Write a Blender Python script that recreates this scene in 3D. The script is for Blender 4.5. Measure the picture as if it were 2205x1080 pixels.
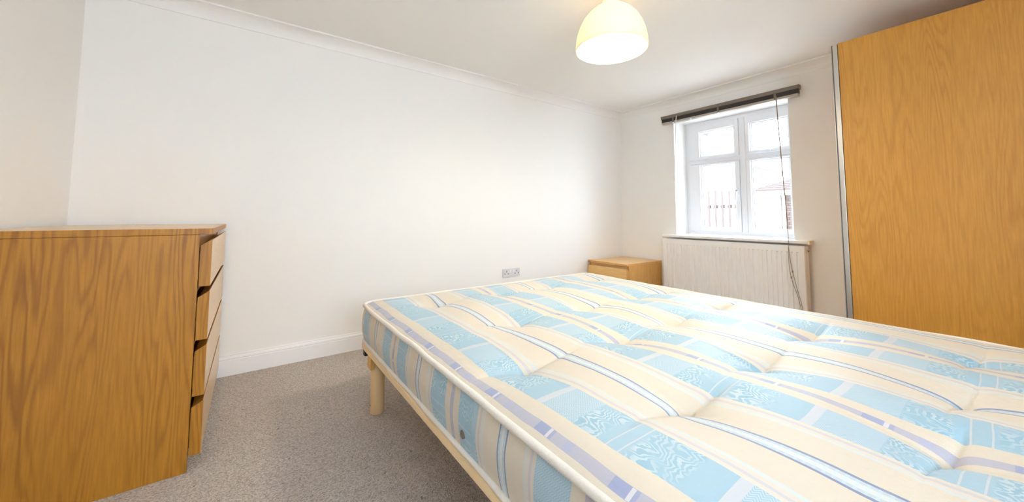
import bpy, bmesh, math, random
from mathutils import Vector, Matrix, noise
random.seed(7)
S = bpy.context.scene
COL = S.collection
for o in list(bpy.data.objects):
    bpy.data.objects.remove(o)

# ------------------------------------------------------------------ camera, world, exposure
F_PX, PP_Y = 779.343, 412.593
YAW, PITCH, ROLL = 0.62476, 0.06670, 0.0023
CAM = Vector((-4.0718, -3.1089, 1.0560))
fw = Vector((math.sin(YAW) * math.cos(PITCH), math.cos(YAW) * math.cos(PITCH), math.sin(PITCH)))
rt = Vector((math.cos(YAW), -math.sin(YAW), 0))
up = rt.cross(fw)
r2 = rt * math.cos(ROLL) + up * math.sin(ROLL)
u2 = up * math.cos(ROLL) - rt * math.sin(ROLL)
cam_data = bpy.data.cameras.new('camera')
cam = bpy.data.objects.new('camera', cam_data)
COL.objects.link(cam)
M = Matrix((r2, u2, -fw)).transposed().to_4x4()
M.translation = CAM
cam.matrix_world = M
cam_data.sensor_fit = 'HORIZONTAL'
cam_data.sensor_width = 36.0
cam_data.lens = F_PX / 2205.0 * 36.0
cam_data.shift_y = -(540.0 - PP_Y) / 2205.0
cam_data.clip_start = 0.02
S.camera = cam

SKY_STRENGTH = 15.0
LAMP_WATTS = 32.0
world = bpy.data.worlds.new('overcast_sky')
S.world = world
world.use_nodes = True
bg = world.node_tree.nodes['Background']
bg.inputs['Color'].default_value = (0.83, 0.915, 1.03, 1)
bg.inputs['Strength'].default_value = SKY_STRENGTH
S.view_settings.view_transform = 'Standard'
S.view_settings.look = 'None'
S.view_settings.exposure = 0.54
S.view_settings.gamma = 1.0
S.view_settings.use_curve_mapping = False
S.cycles.max_bounces = 14
S.cycles.diffuse_bounces = 10
S.cycles.transparent_max_bounces = 12
S.cycles.sample_clamp_indirect = 6.0


# ------------------------------------------------------------------ node helpers
class NT:
    def __init__(self, name):
        self.m = bpy.data.materials.new(name)
        self.m.use_nodes = True
        self.t = self.m.node_tree
        self.t.nodes.clear()
        self.out = self.t.nodes.new('ShaderNodeOutputMaterial')

    def n(self, kind, **kw):
        nd = self.t.nodes.new(kind)
        for k, v in kw.items():
            setattr(nd, k, v)
        return nd

    def put(self, sock, v):
        if v is None:
            return
        if isinstance(v, bpy.types.NodeSocket):
            self.t.links.new(v, sock)
        elif isinstance(v, (tuple, list)) and len(v) == 3 and sock.type == 'RGBA':
            sock.default_value = (*v, 1)
        else:
            sock.default_value = v

    def math(self, op, a, b=None, c=None, clamp=False):
        nd = self.n('ShaderNodeMath', operation=op)
        nd.use_clamp = clamp
        self.put(nd.inputs[0], a)
        self.put(nd.inputs[1], b)
        self.put(nd.inputs[2], c)
        return nd.outputs[0]

    def mix(self, f, a, b, blend='MIX'):
        nd = self.n('ShaderNodeMix', data_type='RGBA', blend_type=blend)
        self.put(nd.inputs[0], f)
        self.put(nd.inputs[6], a)
        self.put(nd.inputs[7], b)
        return nd.outputs[2]

    def ramp(self, f, stops, interp='LINEAR'):
        nd = self.n('ShaderNodeValToRGB')
        cr = nd.color_ramp
        cr.interpolation = interp
        while len(cr.elements) > 1:
            cr.elements.remove(cr.elements[-1])
        for i, (p, c) in enumerate(stops):
            e = cr.elements[0] if i == 0 else cr.elements.new(p)
            e.position = p
            e.color = (*c, 1) if len(c) == 3 else c
        self.put(nd.inputs[0], f)
        return nd.outputs[0]

    def coords(self, which='Object'):
        return self.n('ShaderNodeTexCoord').outputs[which]

    def mapping(self, vec, scale=(1, 1, 1), loc=(0, 0, 0), rot=(0, 0, 0)):
        nd = self.n('ShaderNodeMapping')
        self.put(nd.inputs['Vector'], vec)
        nd.inputs['Scale'].default_value = scale
        nd.inputs['Location'].default_value = loc
        nd.inputs['Rotation'].default_value = rot
        return nd.outputs[0]

    def noise(self, vec, scale, detail=2, rough=0.5, out='Fac'):
        nd = self.n('ShaderNodeTexNoise')
        self.put(nd.inputs['Vector'], vec)
        nd.inputs['Scale'].default_value = scale
        nd.inputs['Detail'].default_value = detail
        nd.inputs['Roughness'].default_value = rough
        return nd.outputs[out]

    def bump(self, h, strength=0.2, dist=0.01):
        nd = self.n('ShaderNodeBump')
        nd.inputs['Strength'].default_value = strength
        nd.inputs['Distance'].default_value = dist
        self.put(nd.inputs['Height'], h)
        return nd.outputs[0]

    def principled(self, color, rough=0.5, normal=None, metallic=0.0, spec=0.5, coat=0.0, coat_rough=0.2, sheen=0.0):
        p = self.n('ShaderNodeBsdfPrincipled')
        self.put(p.inputs['Base Color'], color)
        self.put(p.inputs['Roughness'], rough)
        self.put(p.inputs['Metallic'], metallic)
        p.inputs['Specular IOR Level'].default_value = spec
        p.inputs['Coat Weight'].default_value = coat
        p.inputs['Coat Roughness'].default_value = coat_rough
        p.inputs['Sheen Weight'].default_value = sheen
        if normal is not None:
            self.put(p.inputs['Normal'], normal)
        self.t.links.new(p.outputs[0], self.out.inputs[0])
        return self.m


def lin(r, g, b):
    f = lambda c: (c / 255 / 12.92) if c / 255 <= 0.04045 else ((c / 255 + 0.055) / 1.055) ** 2.4
    return (f(r), f(g), f(b))


def plain(name, color, rough=0.5, metallic=0.0, spec=0.5, bump_scale=None, bump=0.1):
    t = NT(name)
    nrm = None
    if bump_scale:
        nrm = t.bump(t.noise(t.coords(), bump_scale, 3), bump, 0.004)
    return t.principled(color, rough, nrm, metallic, spec)


def make_wood(name, base, dark, light, axis='Z', rough=0.42, offset=(0, 0, 0), line=0.85, spec=0.45, coat=0.0):
    """oak veneer: contour lines of a stretched noise give arches, a fine noise gives fibres; grain runs along axis"""
    t = NT(name)
    co = t.coords()
    long_s, cross = 0.26, 2.7
    sc = {'Z': (cross, cross, long_s), 'X': (long_s, cross, cross), 'Y': (cross, long_s, cross)}[axis]
    scf = {'Z': (60, 60, 3.0), 'X': (3.0, 60, 60), 'Y': (60, 3.0, 60)}[axis]
    v = t.mapping(co, sc, offset)
    n = t.noise(v, 1.6, 2, 0.55)
    warp = t.noise(t.mapping(co, tuple(s * 3.2 for s in sc), (3, 7, 1)), 2.2, 3, 0.6)
    nn = t.math('MULTIPLY_ADD', warp, 0.07, n)
    rings = t.math('SINE', t.math('MULTIPLY', nn, 190.0))
    rings = t.math('POWER', t.math('MULTIPLY_ADD', rings, 0.5, 0.5), 2.2)
    fib = t.noise(t.mapping(co, scf), 2.0, 4, 0.65)
    broad = t.noise(t.mapping(co, tuple(s * 0.9 for s in sc), (11, 2, 5)), 1.3, 1)
    c = t.mix(t.math('MULTIPLY_ADD', broad, 1.6, -0.3, clamp=True), base, light)
    patch = t.math('MULTIPLY_ADD', t.noise(t.mapping(co, tuple(s * 1.6 for s in sc), (5, 9, 3)), 1.2, 2), 2.6, -0.75, clamp=True)
    c = t.mix(t.math('MULTIPLY', t.math('MULTIPLY', rings, patch), line), c, dark)
    fm = t.math('MULTIPLY_ADD', fib, 2.4, -0.75, clamp=True)
    c = t.mix(t.math('MULTIPLY', t.math('SUBTRACT', 1.0, fm), 0.5), c, dark)
    return t.principled(c, rough, t.bump(fib, 0.06, 0.002), spec=spec, coat=coat, coat_rough=0.25)


# ------------------------------------------------------------------ materials
def make_wall(name, color):
    t = NT(name)
    co = t.coords('Object')
    n1 = t.noise(co, 60, 3)
    n2 = t.noise(co, 1.1, 2)
    c = t.mix(n2, color, tuple(x * 0.975 for x in color))
    return t.principled(c, 0.6, t.bump(n1, 0.05, 0.003), spec=0.25)


M_WALL = make_wall('white_emulsion', (0.92, 0.915, 0.90))
M_CEIL = make_wall('ceiling_paint', (0.93, 0.93, 0.915))
M_TRIM = plain('white_gloss_trim', (0.90, 0.90, 0.905), 0.35, spec=0.4)
M_UPVC = plain('white_upvc', (0.84, 0.86, 0.90), 0.3)
M_RAD = plain('radiator_enamel', (0.91, 0.895, 0.875), 0.35)
M_YELLOWED = plain('yellowed_paint', (0.80, 0.70, 0.48), 0.5)
M_PLASTIC = plain('white_plastic', (0.84, 0.85, 0.88), 0.3)
M_SOCKET = plain('socket_plastic', (0.70, 0.71, 0.74), 0.35)
M_SHADOWGAP = plain('dark_gap', (0.03, 0.02, 0.015), 0.8)
M_HOLE = plain('socket_hole', (0.16, 0.16, 0.18), 0.8)
M_BLACK = plain('black_plastic', (0.015, 0.015, 0.018), 0.4)
M_METAL = plain('aluminium', (0.62, 0.60, 0.57), 0.35, 0.85)
M_METALDARK = plain('dark_seal_groove', (0.10, 0.10, 0.10), 0.6)
M_STEEL = plain('steel', (0.62, 0.60, 0.56), 0.3, 1.0)
M_VENT = plain('vent_metal', (0.25, 0.22, 0.19), 0.4, 0.8)
M_BLIND = plain('dark_brown_slat', (0.030, 0.020, 0.016), 0.3)
M_BLINDRAIL = plain('bronze_head_rail', (0.17, 0.135, 0.10), 0.35, 0.2)
M_BLINDBASE = plain('bronze_base_rail', (0.42, 0.38, 0.34), 0.3, 0.2)
M_CORD = plain('blind_cord_brown', (0.33, 0.25, 0.19), 0.8)
M_WAND = plain('clear_wand', (0.75, 0.75, 0.76), 0.2)
M_BEDMETAL = plain('cream_bed_frame', lin(236, 210, 166), 0.38, bump_scale=40, bump=0.05)
M_BEDLEG = plain('cream_bed_leg', lin(214, 184, 138), 0.42)
M_BRACKET = plain('yellow_beech_bracket', lin(205, 160, 88), 0.45)
M_SLAT = plain('pine_slat', lin(190, 160, 115), 0.6)
M_PIPING = plain('white_piping', (0.82, 0.78, 0.72), 0.8, bump_scale=160, bump=0.5)
M_TUFT = plain('cream_felt_tuft', (0.80, 0.70, 0.58), 0.9, bump_scale=200, bump=0.5)
M_RENDER = plain('white_render', (0.80, 0.78, 0.74), 0.9, bump_scale=20)
M_TILE = plain('red_roof_tile', (0.050, 0.032, 0.029), 0.8, bump_scale=12)
M_FENCE = plain('fence_timber', (0.050, 0.034, 0.030), 0.8, bump_scale=15)
M_FENCE2 = plain('pale_fence_timber', (0.30, 0.24, 0.21), 0.8, bump_scale=15)
M_PIPE = plain('white_drain_pipe', (0.85, 0.85, 0.85), 0.4)
M_CABLE = plain('grey_cable', (0.10, 0.10, 0.11), 0.6)
M_PAVING = plain('pale_paving', (0.42, 0.39, 0.36), 0.9, bump_scale=8)

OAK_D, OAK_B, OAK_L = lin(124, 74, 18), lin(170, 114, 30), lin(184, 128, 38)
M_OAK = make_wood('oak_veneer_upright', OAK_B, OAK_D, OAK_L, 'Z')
M_OAK_TOP_LIT = make_wood('oak_veneer_top_lit', lin(224, 180, 118), lin(190, 140, 80), lin(232, 190, 130), 'X', line=0.3, rough=0.3, coat=1.0)  # paler than the sides: grazing sheen on the top put into the base colour
M_OAK_FRONT_LIT = make_wood('oak_veneer_front_lit', lin(226, 186, 128), lin(200, 152, 96), lin(236, 198, 144), 'Y', rough=0.35, line=0.25, spec=0.6, coat=1.0)  # drawer fronts lightened in the base colour to carry the window's sheen
M_OAK_PALE = make_wood('pale_oak_side', lin(206, 156, 84), lin(160, 108, 50), lin(220, 172, 98), 'Z', line=0.4)
M_OAK_PALE_TOP = make_wood('pale_oak_top', lin(228, 184, 116), lin(190, 140, 76), lin(236, 196, 130), 'Y', rough=0.35, line=0.25, coat=0.5)
M_OAK_PALE_FRONT = make_wood('pale_oak_front', lin(222, 178, 108), lin(186, 138, 74), lin(232, 190, 124), 'Y', rough=0.35, line=0.25, coat=0.4)
M_OAK_WARD = make_wood('oak_veneer_wardrobe', lin(202, 144, 58), lin(164, 106, 36), lin(212, 155, 68), 'Z', rough=0.4, offset=(0.4, 2.3, 1.7), line=0.42)


def make_carpet():
    t = NT('speckled_carpet')
    co = t.coords()
    v = t.n('ShaderNodeTexVoronoi', feature='F1')
    t.put(v.inputs['Vector'], co)
    v.inputs['Scale'].default_value = 210
    cellv = t.n('ShaderNodeSeparateColor')
    t.put(cellv.inputs[0], v.outputs['Color'])
    cell = cellv.outputs[0]
    n = t.noise(co, 95, 4, 0.75)
    nb = t.noise(co, 2.2, 3)
    k = t.math('ADD', t.math('MULTIPLY', cell, 0.55), t.math('MULTIPLY', n, 0.75))
    c = t.ramp(k, [(0.22, (0.12, 0.095, 0.078)), (0.38, (0.35, 0.295, 0.25)), (0.6, (0.52, 0.445, 0.385)), (0.9, (0.71, 0.635, 0.57))])
    c = t.mix(t.math('MULTIPLY', nb, 0.35), c, (0.36, 0.30, 0.26))
    spots = t.math('GREATER_THAN', t.noise(co, 42, 2, 0.6), 0.715)
    c = t.mix(t.math('MULTIPLY', spots, 0.75), c, (0.075, 0.055, 0.042))
    h = t.math('ADD', t.math('MULTIPLY', v.outputs['Distance'], 1.0), t.math('MULTIPLY', n, 1.2))
    return t.principled(c, 0.95, t.bump(h, 0.75, 0.008), spec=0.1, sheen=0.25)


M_CARPET = make_carpet()


def make_ticking():
    """mattress ticking: UV.x counts stripe repeats, UV.y counts repeats along the stripes"""
    t = NT('striped_ticking')
    uv = t.coords('UV')
    sep = t.n('ShaderNodeSeparateXYZ')
    t.put(sep.inputs[0], uv)
    U, V = sep.outputs[0], sep.outputs[1]
    wob = t.noise(t.mapping(uv, (2.0, 1.2, 1)), 2.0, 1)
    Uw = t.math('ADD', U, t.math('MULTIPLY_ADD', wob, 0.022, -0.011))
    f = t.math('MULTIPLY', t.math('PINGPONG', Uw, 0.5), 2.0)        # 0 lavender ... 1 navy centre
    cream, cream2 = (0.66, 0.595, 0.495), (0.67, 0.62, 0.55)
    blue, pale = (0.30, 0.485, 0.61), (0.49, 0.57, 0.62)
    lav, navy = (0.43, 0.43, 0.52), (0.17, 0.22, 0.38)
    q = lambda m: m / 0.345
    stops = [(0.0, lav), (q(0.0125), cream), (q(0.058), blue), (q(0.190), cream2), (q(0.203), (0.56, 0.54, 0.57)), (q(0.213), cream2),
             (q(0.226), (0.61, 0.66, 0.64)), (q(0.236), cream), (q(0.3210), navy), (q(0.3285), pale), (q(0.338), (0.65, 0.69, 0.69))]
    c = t.ramp(f, stops, 'CONSTANT')
    isblue = t.math('MULTIPLY', t.math('GREATER_THAN', f, q(0.058)), t.math('LESS_THAN', f, q(0.190)))
    islav = t.math('LESS_THAN', f, q(0.0125))
    isnav = t.math('GREATER_THAN', f, q(0.3285))
    # along the stripes
    W = t.math('FRACT', t.math('MULTIPLY_ADD', wob, 0.03, V))
    con = t.noise(t.mapping(uv, (11.0, 4.0, 1)), 1.0, 2.5, 0.6)
    ph = t.math('ADD', t.math('MULTIPLY', con, 70.0), t.math('ADD', t.math('MULTIPLY', V, 150.0), t.math('MULTIPLY', U, 26.0)))
    lines = t.math('GREATER_THAN', t.math('SINE', ph), 0.15)
    k = (1, 1, 1)
    z = (0, 0, 0)
    moire_zone = t.ramp(W, [(0, z), (0.29, z), (0.31, k), (0.46, k), (0.48, z), (0.61, z), (0.63, k), (0.85, k), (0.87, z)])
    zsoft = t.math('MULTIPLY', moire_zone, t.math('MULTIPLY_ADD', t.noise(t.mapping(uv, (7, 3, 1)), 1.7, 1), 3.0, -0.9, clamp=True))
    hatch_zone = t.ramp(W, [(0, z), (0.05, k), (0.29, z)], 'CONSTANT')
    hz = t.math('GREATER_THAN', t.math('SINE', t.math('ADD', t.math('MULTIPLY', U, 520.0), t.math('MULTIPLY', t.math('PINGPONG', V, 0.018), 500.0))), 0.2)
    bl = t.mix(t.math('MULTIPLY', t.math('MULTIPLY', lines, zsoft), 0.7), blue, (0.57, 0.67, 0.70))
    bl = t.mix(t.math('MULTIPLY', t.math('MULTIPLY', t.math('SUBTRACT', 1.0, lines), zsoft), 0.6), bl, (0.16, 0.38, 0.54))
    bl = t.mix(t.math('MULTIPLY', t.math('MULTIPLY', hz, hatch_zone), 0.85), bl, (0.50, 0.61, 0.68))
    bands = t.ramp(W, [(0, k), (0.05, z), (0.52, k), (0.528, z), (0.59, k), (0.60, z)], 'CONSTANT')
    bl = t.mix(t.math('MULTIPLY', bands, 0.9), bl, (0.56, 0.59, 0.645))
    c = t.mix(isblue, c, bl)
    lv = t.ramp(t.math('FRACT', t.math('MULTIPLY', V, 2.0)), [(0, lav), (0.30, (0.29, 0.33, 0.52)), (0.47, (0.64, 0.63, 0.67)), (0.51, (0.32, 0.35, 0.53)), (0.55, lav), (0.72, (0.40, 0.415, 0.56)), (0.82, lav)], 'CONSTANT')
    c = t.mix(islav, c, lv)
    dots = t.math('GREATER_THAN', t.math('SINE', t.math('MULTIPLY', V, 190.0)), 0.4)
    c = t.mix(t.math('MULTIPLY', t.math('MULTIPLY', isnav, dots), 0.5), c, (0.55, 0.68, 0.72))
    # fine weave, tone on tone leaf figure in the cream
    weave = t.noise(t.mapping(uv, (420, 260, 1)), 1.0, 2)
    c = t.mix(t.math('MULTIPLY', weave, 0.10), c, (0.62, 0.58, 0.52))
    crinkle = t.noise(t.mapping(uv, (9, 5, 1)), 1.5, 3, 0.55)
    h = t.math('ADD', t.math('MULTIPLY', crinkle, 1.0), t.math('MULTIPLY', weave, 0.15))
    return t.principled(c, 0.50, t.bump(h, 0.35, 0.012), spec=0.5, sheen=0.15)


M_TICK = make_ticking()


def make_glass():
    t = NT('window_glass')
    tr = t.n('ShaderNodeBsdfTransparent')
    tr.inputs[0].default_value = (0.96, 0.98, 0.98, 1)
    gl = t.n('ShaderNodeBsdfGlossy')
    gl.inputs['Roughness'].default_value = 0.02
    mx = t.n('ShaderNodeMixShader')
    fr = t.n('ShaderNodeFresnel')
    fr.inputs[0].default_value = 1.45
    geo = t.n('ShaderNodeNewGeometry')
    t.put(mx.inputs[0], t.math('MULTIPLY', fr.outputs[0], t.math('SUBTRACT', 1.0, geo.outputs['Backfacing'])))
    t.t.links.new(tr.outputs[0], mx.inputs[1])
    t.t.links.new(gl.outputs[0], mx.inputs[2])
    t.t.links.new(mx.outputs[0], t.out.inputs[0])
    return t.m


M_GLASS = make_glass()


def make_opal():
    t = NT('opal_glass_shade')
    d = t.n('ShaderNodeBsdfDiffuse')
    d.inputs[0].default_value = (0.90, 0.85, 0.72, 1)
    tl = t.n('ShaderNodeBsdfTranslucent')
    tl.inputs[0].default_value = (0.97, 0.88, 0.66, 1)
    g = t.n('ShaderNodeBsdfGlossy')
    g.inputs['Roughness'].default_value = 0.15
    m1 = t.n('ShaderNodeMixShader')
    m1.inputs[0].default_value = 0.13
    m2 = t.n('ShaderNodeMixShader')
    m2.inputs[0].default_value = 0.04
    t.t.links.new(d.outputs[0], m1.inputs[1])
    t.t.links.new(tl.outputs[0], m1.inputs[2])
    t.t.links.new(m1.outputs[0], m2.inputs[1])
    t.t.links.new(g.outputs[0], m2.inputs[2])
    t.t.links.new(m2.outputs[0], t.out.inputs[0])
    return t.m


M_OPAL = make_opal()


def make_emit(name, color, strength):
    t = NT(name)
    e = t.n('ShaderNodeEmission')
    e.inputs[0].default_value = (*color, 1)
    e.inputs[1].default_value = strength
    t.t.links.new(e.outputs[0], t.out.inputs[0])
    return t.m


# ------------------------------------------------------------------ geometry helpers
def link(o, parent=None):
    COL.objects.link(o)
    if parent is not None:
        o.parent = parent
    return o


def obj(name, bm, mat, parent=None, smooth=False, loc=None):
    me = bpy.data.meshes.new(name)
    bmesh.ops.recalc_face_normals(bm, faces=bm.faces)
    bm.to_mesh(me)
    bm.free()
    for m in (mat if isinstance(mat, (list, tuple)) else [mat]):
        me.materials.append(m)
    if smooth:
        for p in me.polygons:
            p.use_smooth = True
    o = bpy.data.objects.new(name, me)
    if loc is not None:
        o.location = loc
    return link(o, parent)


def empty(name, loc=(0, 0, 0), rz=0.0):
    o = bpy.data.objects.new(name, None)
    o.empty_display_size = 0.05
    o.location = loc
    o.rotation_euler = (0, 0, rz)
    return link(o)


def tag(o, label, cat, group=None):
    o['label'] = label
    o['category'] = cat
    if group:
        o['group'] = group
    return o


def struct(o, label=None):
    o['kind'] = 'structure'
    if label:
        o['label'] = label
    return o


def add_box(bm, x0, x1, y0, y1, z0, z1, bevel=0.0, seg=2):
    r = bmesh.ops.create_cube(bm, size=1.0)
    vs = r['verts']
    for v in vs:
        v.co = Vector(((x0 + x1) / 2 + v.co.x * abs(x1 - x0), (y0 + y1) / 2 + v.co.y * abs(y1 - y0), (z0 + z1) / 2 + v.co.z * abs(z1 - z0)))
    if bevel > 0:
        es = {e for v in vs for e in v.link_edges}
        bmesh.ops.bevel(bm, geom=list(es), offset=bevel, segments=seg, profile=0.5, affect='EDGES')


def box(name, b, mat, parent=None, bevel=0.0, seg=2):
    bm = bmesh.new()
    add_box(bm, *b, bevel=bevel, seg=seg)
    return obj(name, bm, mat, parent)


def add_prism(bm, pts, axis, a0, a1):
    """extrude a closed 2-D outline along an axis; pts are (p, q) in the other two axes in cyclic order x,y,z"""
    def mk(p, q, a):
        return {'x': (a, p, q), 'y': (p, a, q), 'z': (p, q, a)}[axis]
    A = [bm.verts.new(mk(p, q, a0)) for p, q in pts]
    B = [bm.verts.new(mk(p, q, a1)) for p, q in pts]
    n = len(pts)
    for i in range(n):
        bm.faces.new((A[i], A[(i + 1) % n], B[(i + 1) % n], B[i]))
    bm.faces.new(A)
    bm.faces.new(B[::-1])


def prism(name, pts, axis, a0, a1, mat, parent=None):
    bm = bmesh.new()
    add_prism(bm, pts, axis, a0, a1)
    return obj(name, bm, mat, parent)


def add_tube(bm, pts, r, seg=10, closed=False, cap=True):
    pts = [Vector(p) for p in pts]
    n = len(pts)
    rings = []
    for i, p in enumerate(pts):
        a = pts[(i - 1) % n] if (closed or i > 0) else pts[i]
        b = pts[(i + 1) % n] if (closed or i < n - 1) else pts[i]
        d = (b - a).normalized()
        ref = Vector((0, 0, 1)) if abs(d.z) < 0.9 else Vector((1, 0, 0))
        u = d.cross(ref).normalized()
        v = u.cross(d)
        rr = r[i] if isinstance(r, (list, tuple)) else r
        rings.append([bm.verts.new(p + (u * math.cos(t) + v * math.sin(t)) * rr) for t in [2 * math.pi * k / seg for k in range(seg)]])
    for i in range(n if closed else n - 1):
        A, B = rings[i], rings[(i + 1) % n]
        for k in range(seg):
            bm.faces.new((A[k], A[(k + 1) % seg], B[(k + 1) % seg], B[k]))
    if cap and not closed:
        bm.faces.new(rings[0][::-1])
        bm.faces.new(rings[-1])


def tube(name, pts, r, mat, parent=None, seg=10, closed=False):
    bm = bmesh.new()
    add_tube(bm, pts, r, seg, closed)
    return obj(name, bm, mat, parent, smooth=True)


def add_lathe(bm, prof, c=(0, 0, 0), seg=48, close=False):
    rings = []
    for r, z in prof:
        rings.append([bm.verts.new((c[0] + r * math.cos(2 * math.pi * k / seg), c[1] + r * math.sin(2 * math.pi * k / seg), c[2] + z)) for k in range(seg)])
    for A, B in zip(rings, rings[1:]):
        for k in range(seg):
            bm.faces.new((A[k], A[(k + 1) % seg], B[(k + 1) % seg], B[k]))
    if close:
        for k in range(seg):
            bm.faces.new((rings[-1][k], rings[-1][(k + 1) % seg], rings[0][(k + 1) % seg], rings[0][k]))
    else:
        bm.faces.new(rings[0][::-1])
        bm.faces.new(rings[-1])


def lathe(name, prof, mat, parent=None, c=(0, 0, 0), seg=48, close=False):
    bm = bmesh.new()
    add_lathe(bm, prof, c, seg, close)
    return obj(name, bm, mat, parent, smooth=True)


# ------------------------------------------------------------------ the room shell
XB, YR, ZC = -4.903, -4.60, 2.450
T = 0.12
RD = 0.30                                    # depth of the window reveal up to the frame's back
WY0, WY1, WZ0, WZ1 = -1.912, -0.772, 0.815, 2.185   # window opening

struct(box('floor', (XB - T, 0.4, YR - 0.2, T, -0.1, 0.0), M_CARPET), 'speckled grey-brown fitted carpet')
struct(box('ceiling', (XB - T, 0.4, YR - 0.2, T, ZC, ZC + 0.1), M_CEIL), 'plain white painted ceiling')
struct(box('wall_left', (XB - T, 0.4, 0.0, T, 0.0, ZC), M_WALL), 'long plain white wall behind the bed and chest')
struct(box('wall_back', (XB - T, XB, YR, 0.0, 0.0, ZC), M_WALL), 'white wall behind the chest of drawers')
bm = bmesh.new()
FILL_WIN = (-4.30, -3.10, 0.95, 2.10)              # opening for an unseen window, added behind the camera for fill light
YO = YR - 0.20
add_box(bm, XB - T, FILL_WIN[0], YO, YR, 0, ZC)
add_box(bm, FILL_WIN[1], 0.4, YO, YR, 0, ZC)
add_box(bm, FILL_WIN[0], FILL_WIN[1], YO, YR, 0, FILL_WIN[2])
add_box(bm, FILL_WIN[0], FILL_WIN[1], YO, YR, FILL_WIN[3], ZC)
struct(obj('wall_right', bm, M_WALL), 'white wall at the wardrobe end')
bm = bmesh.new()
WT = 0.36
add_box(bm, 0, WT, YR, WY0, 0, ZC)
add_box(bm, 0, WT, WY1, 0.0, 0, ZC)
add_box(bm, 0, WT, WY0, WY1, 0, WZ0)
add_box(bm, 0, WT, WY0, WY1, WZ1, ZC)
struct(obj('wall_front', bm, M_WALL), 'white wall with the deep window recess')

# coving: a concave quarter curve from wall to ceiling with a small fillet at both edges
ZB = 2.366
cv = [(0.0, ZB), (0.006, ZB), (0.006, ZB + 0.006)]
for i in range(9):
    a = math.pi / 2 * i / 8
    cv.append((0.006 + 0.082 * (1 - math.cos(a)), ZB + 0.006 + 0.066 * math.sin(a)))
cv += [(0.095, ZB + 0.072), (0.095, ZC - 0.004), (0.098, ZC + 0.001), (0.0, ZC + 0.001)]
struct(prism('trim_1', [(-p, q) for p, q in cv], 'x', XB, 0.0, M_WALL), 'white coving along the long wall')
struct(prism('trim_2', [(-p, q) for p, q in cv], 'y', YR, 0.0, M_WALL), 'white coving above the window')
struct(prism('trim_3', [(XB + p, q) for p, q in cv], 'y', YR, 0.0, M_WALL), 'white coving above the chest of drawers')
struct(prism('trim_4', [(YR + p, q) for p, q in cv], 'x', XB, 0.0, M_WALL), 'white coving above the wardrobe end')

# skirting boards with a moulded top
sk = [(0, 0), (0.019, 0), (0.019, 0.098), (0.016, 0.101), (0.016, 0.104), (0.019, 0.107), (0.0175, 0.116), (0.012, 0.123), (0.009, 0.124), (0.009, 0.130), (0.006, 0.134), (0, 0.134)]
struct(prism('baseboard_left', [(-p, q) for p, q in sk], 'x', XB, 0.0, M_TRIM), 'white moulded skirting board')
struct(prism('baseboard_front', [(-p, q) for p, q in sk], 'y', YR, 0.0, M_TRIM))
struct(prism('baseboard_back', [(XB + p, q) for p, q in sk], 'y', YR, 0.0, M_TRIM))
struct(prism('baseboard_right', [(YR + p, q) for p, q in sk], 'x', XB, 0.0, M_TRIM))


# ------------------------------------------------------------------ window
win = struct(empty('window_1', (0.0, 0.0, 0.0)), 'white four-light casement window in a deep recess')
FX0, FX1 = 0.262, 0.335
bm = bmesh.new()
fy0, fy1, fz0, fz1 = WY0 + 0.0, WY1 - 0.0, 0.845, WZ1
B = 0.055
add_box(bm, FX0, FX1, fy0, fy0 + B, fz0, fz1, 0.004)
add_box(bm, FX0, FX1, fy1 - B, fy1, fz0, fz1, 0.004)
add_box(bm, FX0 + 0.001, FX1, fy0, fy1, fz0, fz0 + 0.045, 0.004)
add_box(bm, FX0 + 0.001, FX1, fy0, fy1, fz1 - B, fz1, 0.004)
obj('frame', bm, M_UPVC, win)
YM = -1.404
box('mullion', (FX0 - 0.004, FX1, YM - 0.030, YM + 0.030, fz0 + 0.03, fz1 - 0.03), M_UPVC, win, 0.006)
ZT = 1.702
box('transom', (FX0 - 0.001, FX1, fy0 + 0.03, fy1 - 0.03, ZT - 0.024, ZT + 0.024), M_UPVC, win, 0.006)


def sash(y0, y1, z0, z1, gy0, gy1, gz0, gz1):
    """opening casement: a stepped frame around the glass, its pane a sub-part"""
    bm = bmesh.new()
    x0, x1 = FX0 - 0.014, FX1 - 0.01
    add_box(bm, x0, x1, y0, gy0, z0, z1, 0.005)
    add_box(bm, x0, x1, gy1, y1, z0, z1, 0.005)
    add_box(bm, x0 + 0.0007, x1, y0 + 0.004, y1 - 0.004, z0 + 0.0005, gz0, 0.005)
    add_box(bm, x0 + 0.0007, x1, y0 + 0.004, y1 - 0.004, gz1, z1 - 0.0005, 0.005)
    # glazing bead, set back
    b = 0.012
    add_box(bm, x0 + 0.018, x1, gy0 - 0.002, gy0 + b, gz0, gz1, 0.003)
    add_box(bm, x0 + 0.018, x1, gy1 - b, gy1 + 0.002, gz0, gz1, 0.003)
    add_box(bm, x0 + 0.0185, x1, gy0, gy1, gz0 - 0.002, gz0 + b, 0.003)
    add_box(bm, x0 + 0.0185, x1, gy0, gy1, gz1 - b, gz1 + 0.002, 0.003)
    s = obj('sash', bm, M_UPVC, win)
    box('pane', (x0 + 0.040, x0 + 0.046, gy0 + 0.002, gy1 - 0.002, gz0 + 0.002, gz1 - 0.002), M_GLASS, s)
    bm = bmesh.new()
    gx = (x0 + 0.033, x0 + 0.039)
    add_box(bm, gx[0], gx[1], gy0 + b - 0.004, gy0 + b + 0.004, gz0 + b, gz1 - b)
    add_box(bm, gx[0], gx[1], gy1 - b - 0.004, gy1 - b + 0.004, gz0 + b, gz1 - b)
    obj('gasket', bm, M_METALDARK, s)
    return s


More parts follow.
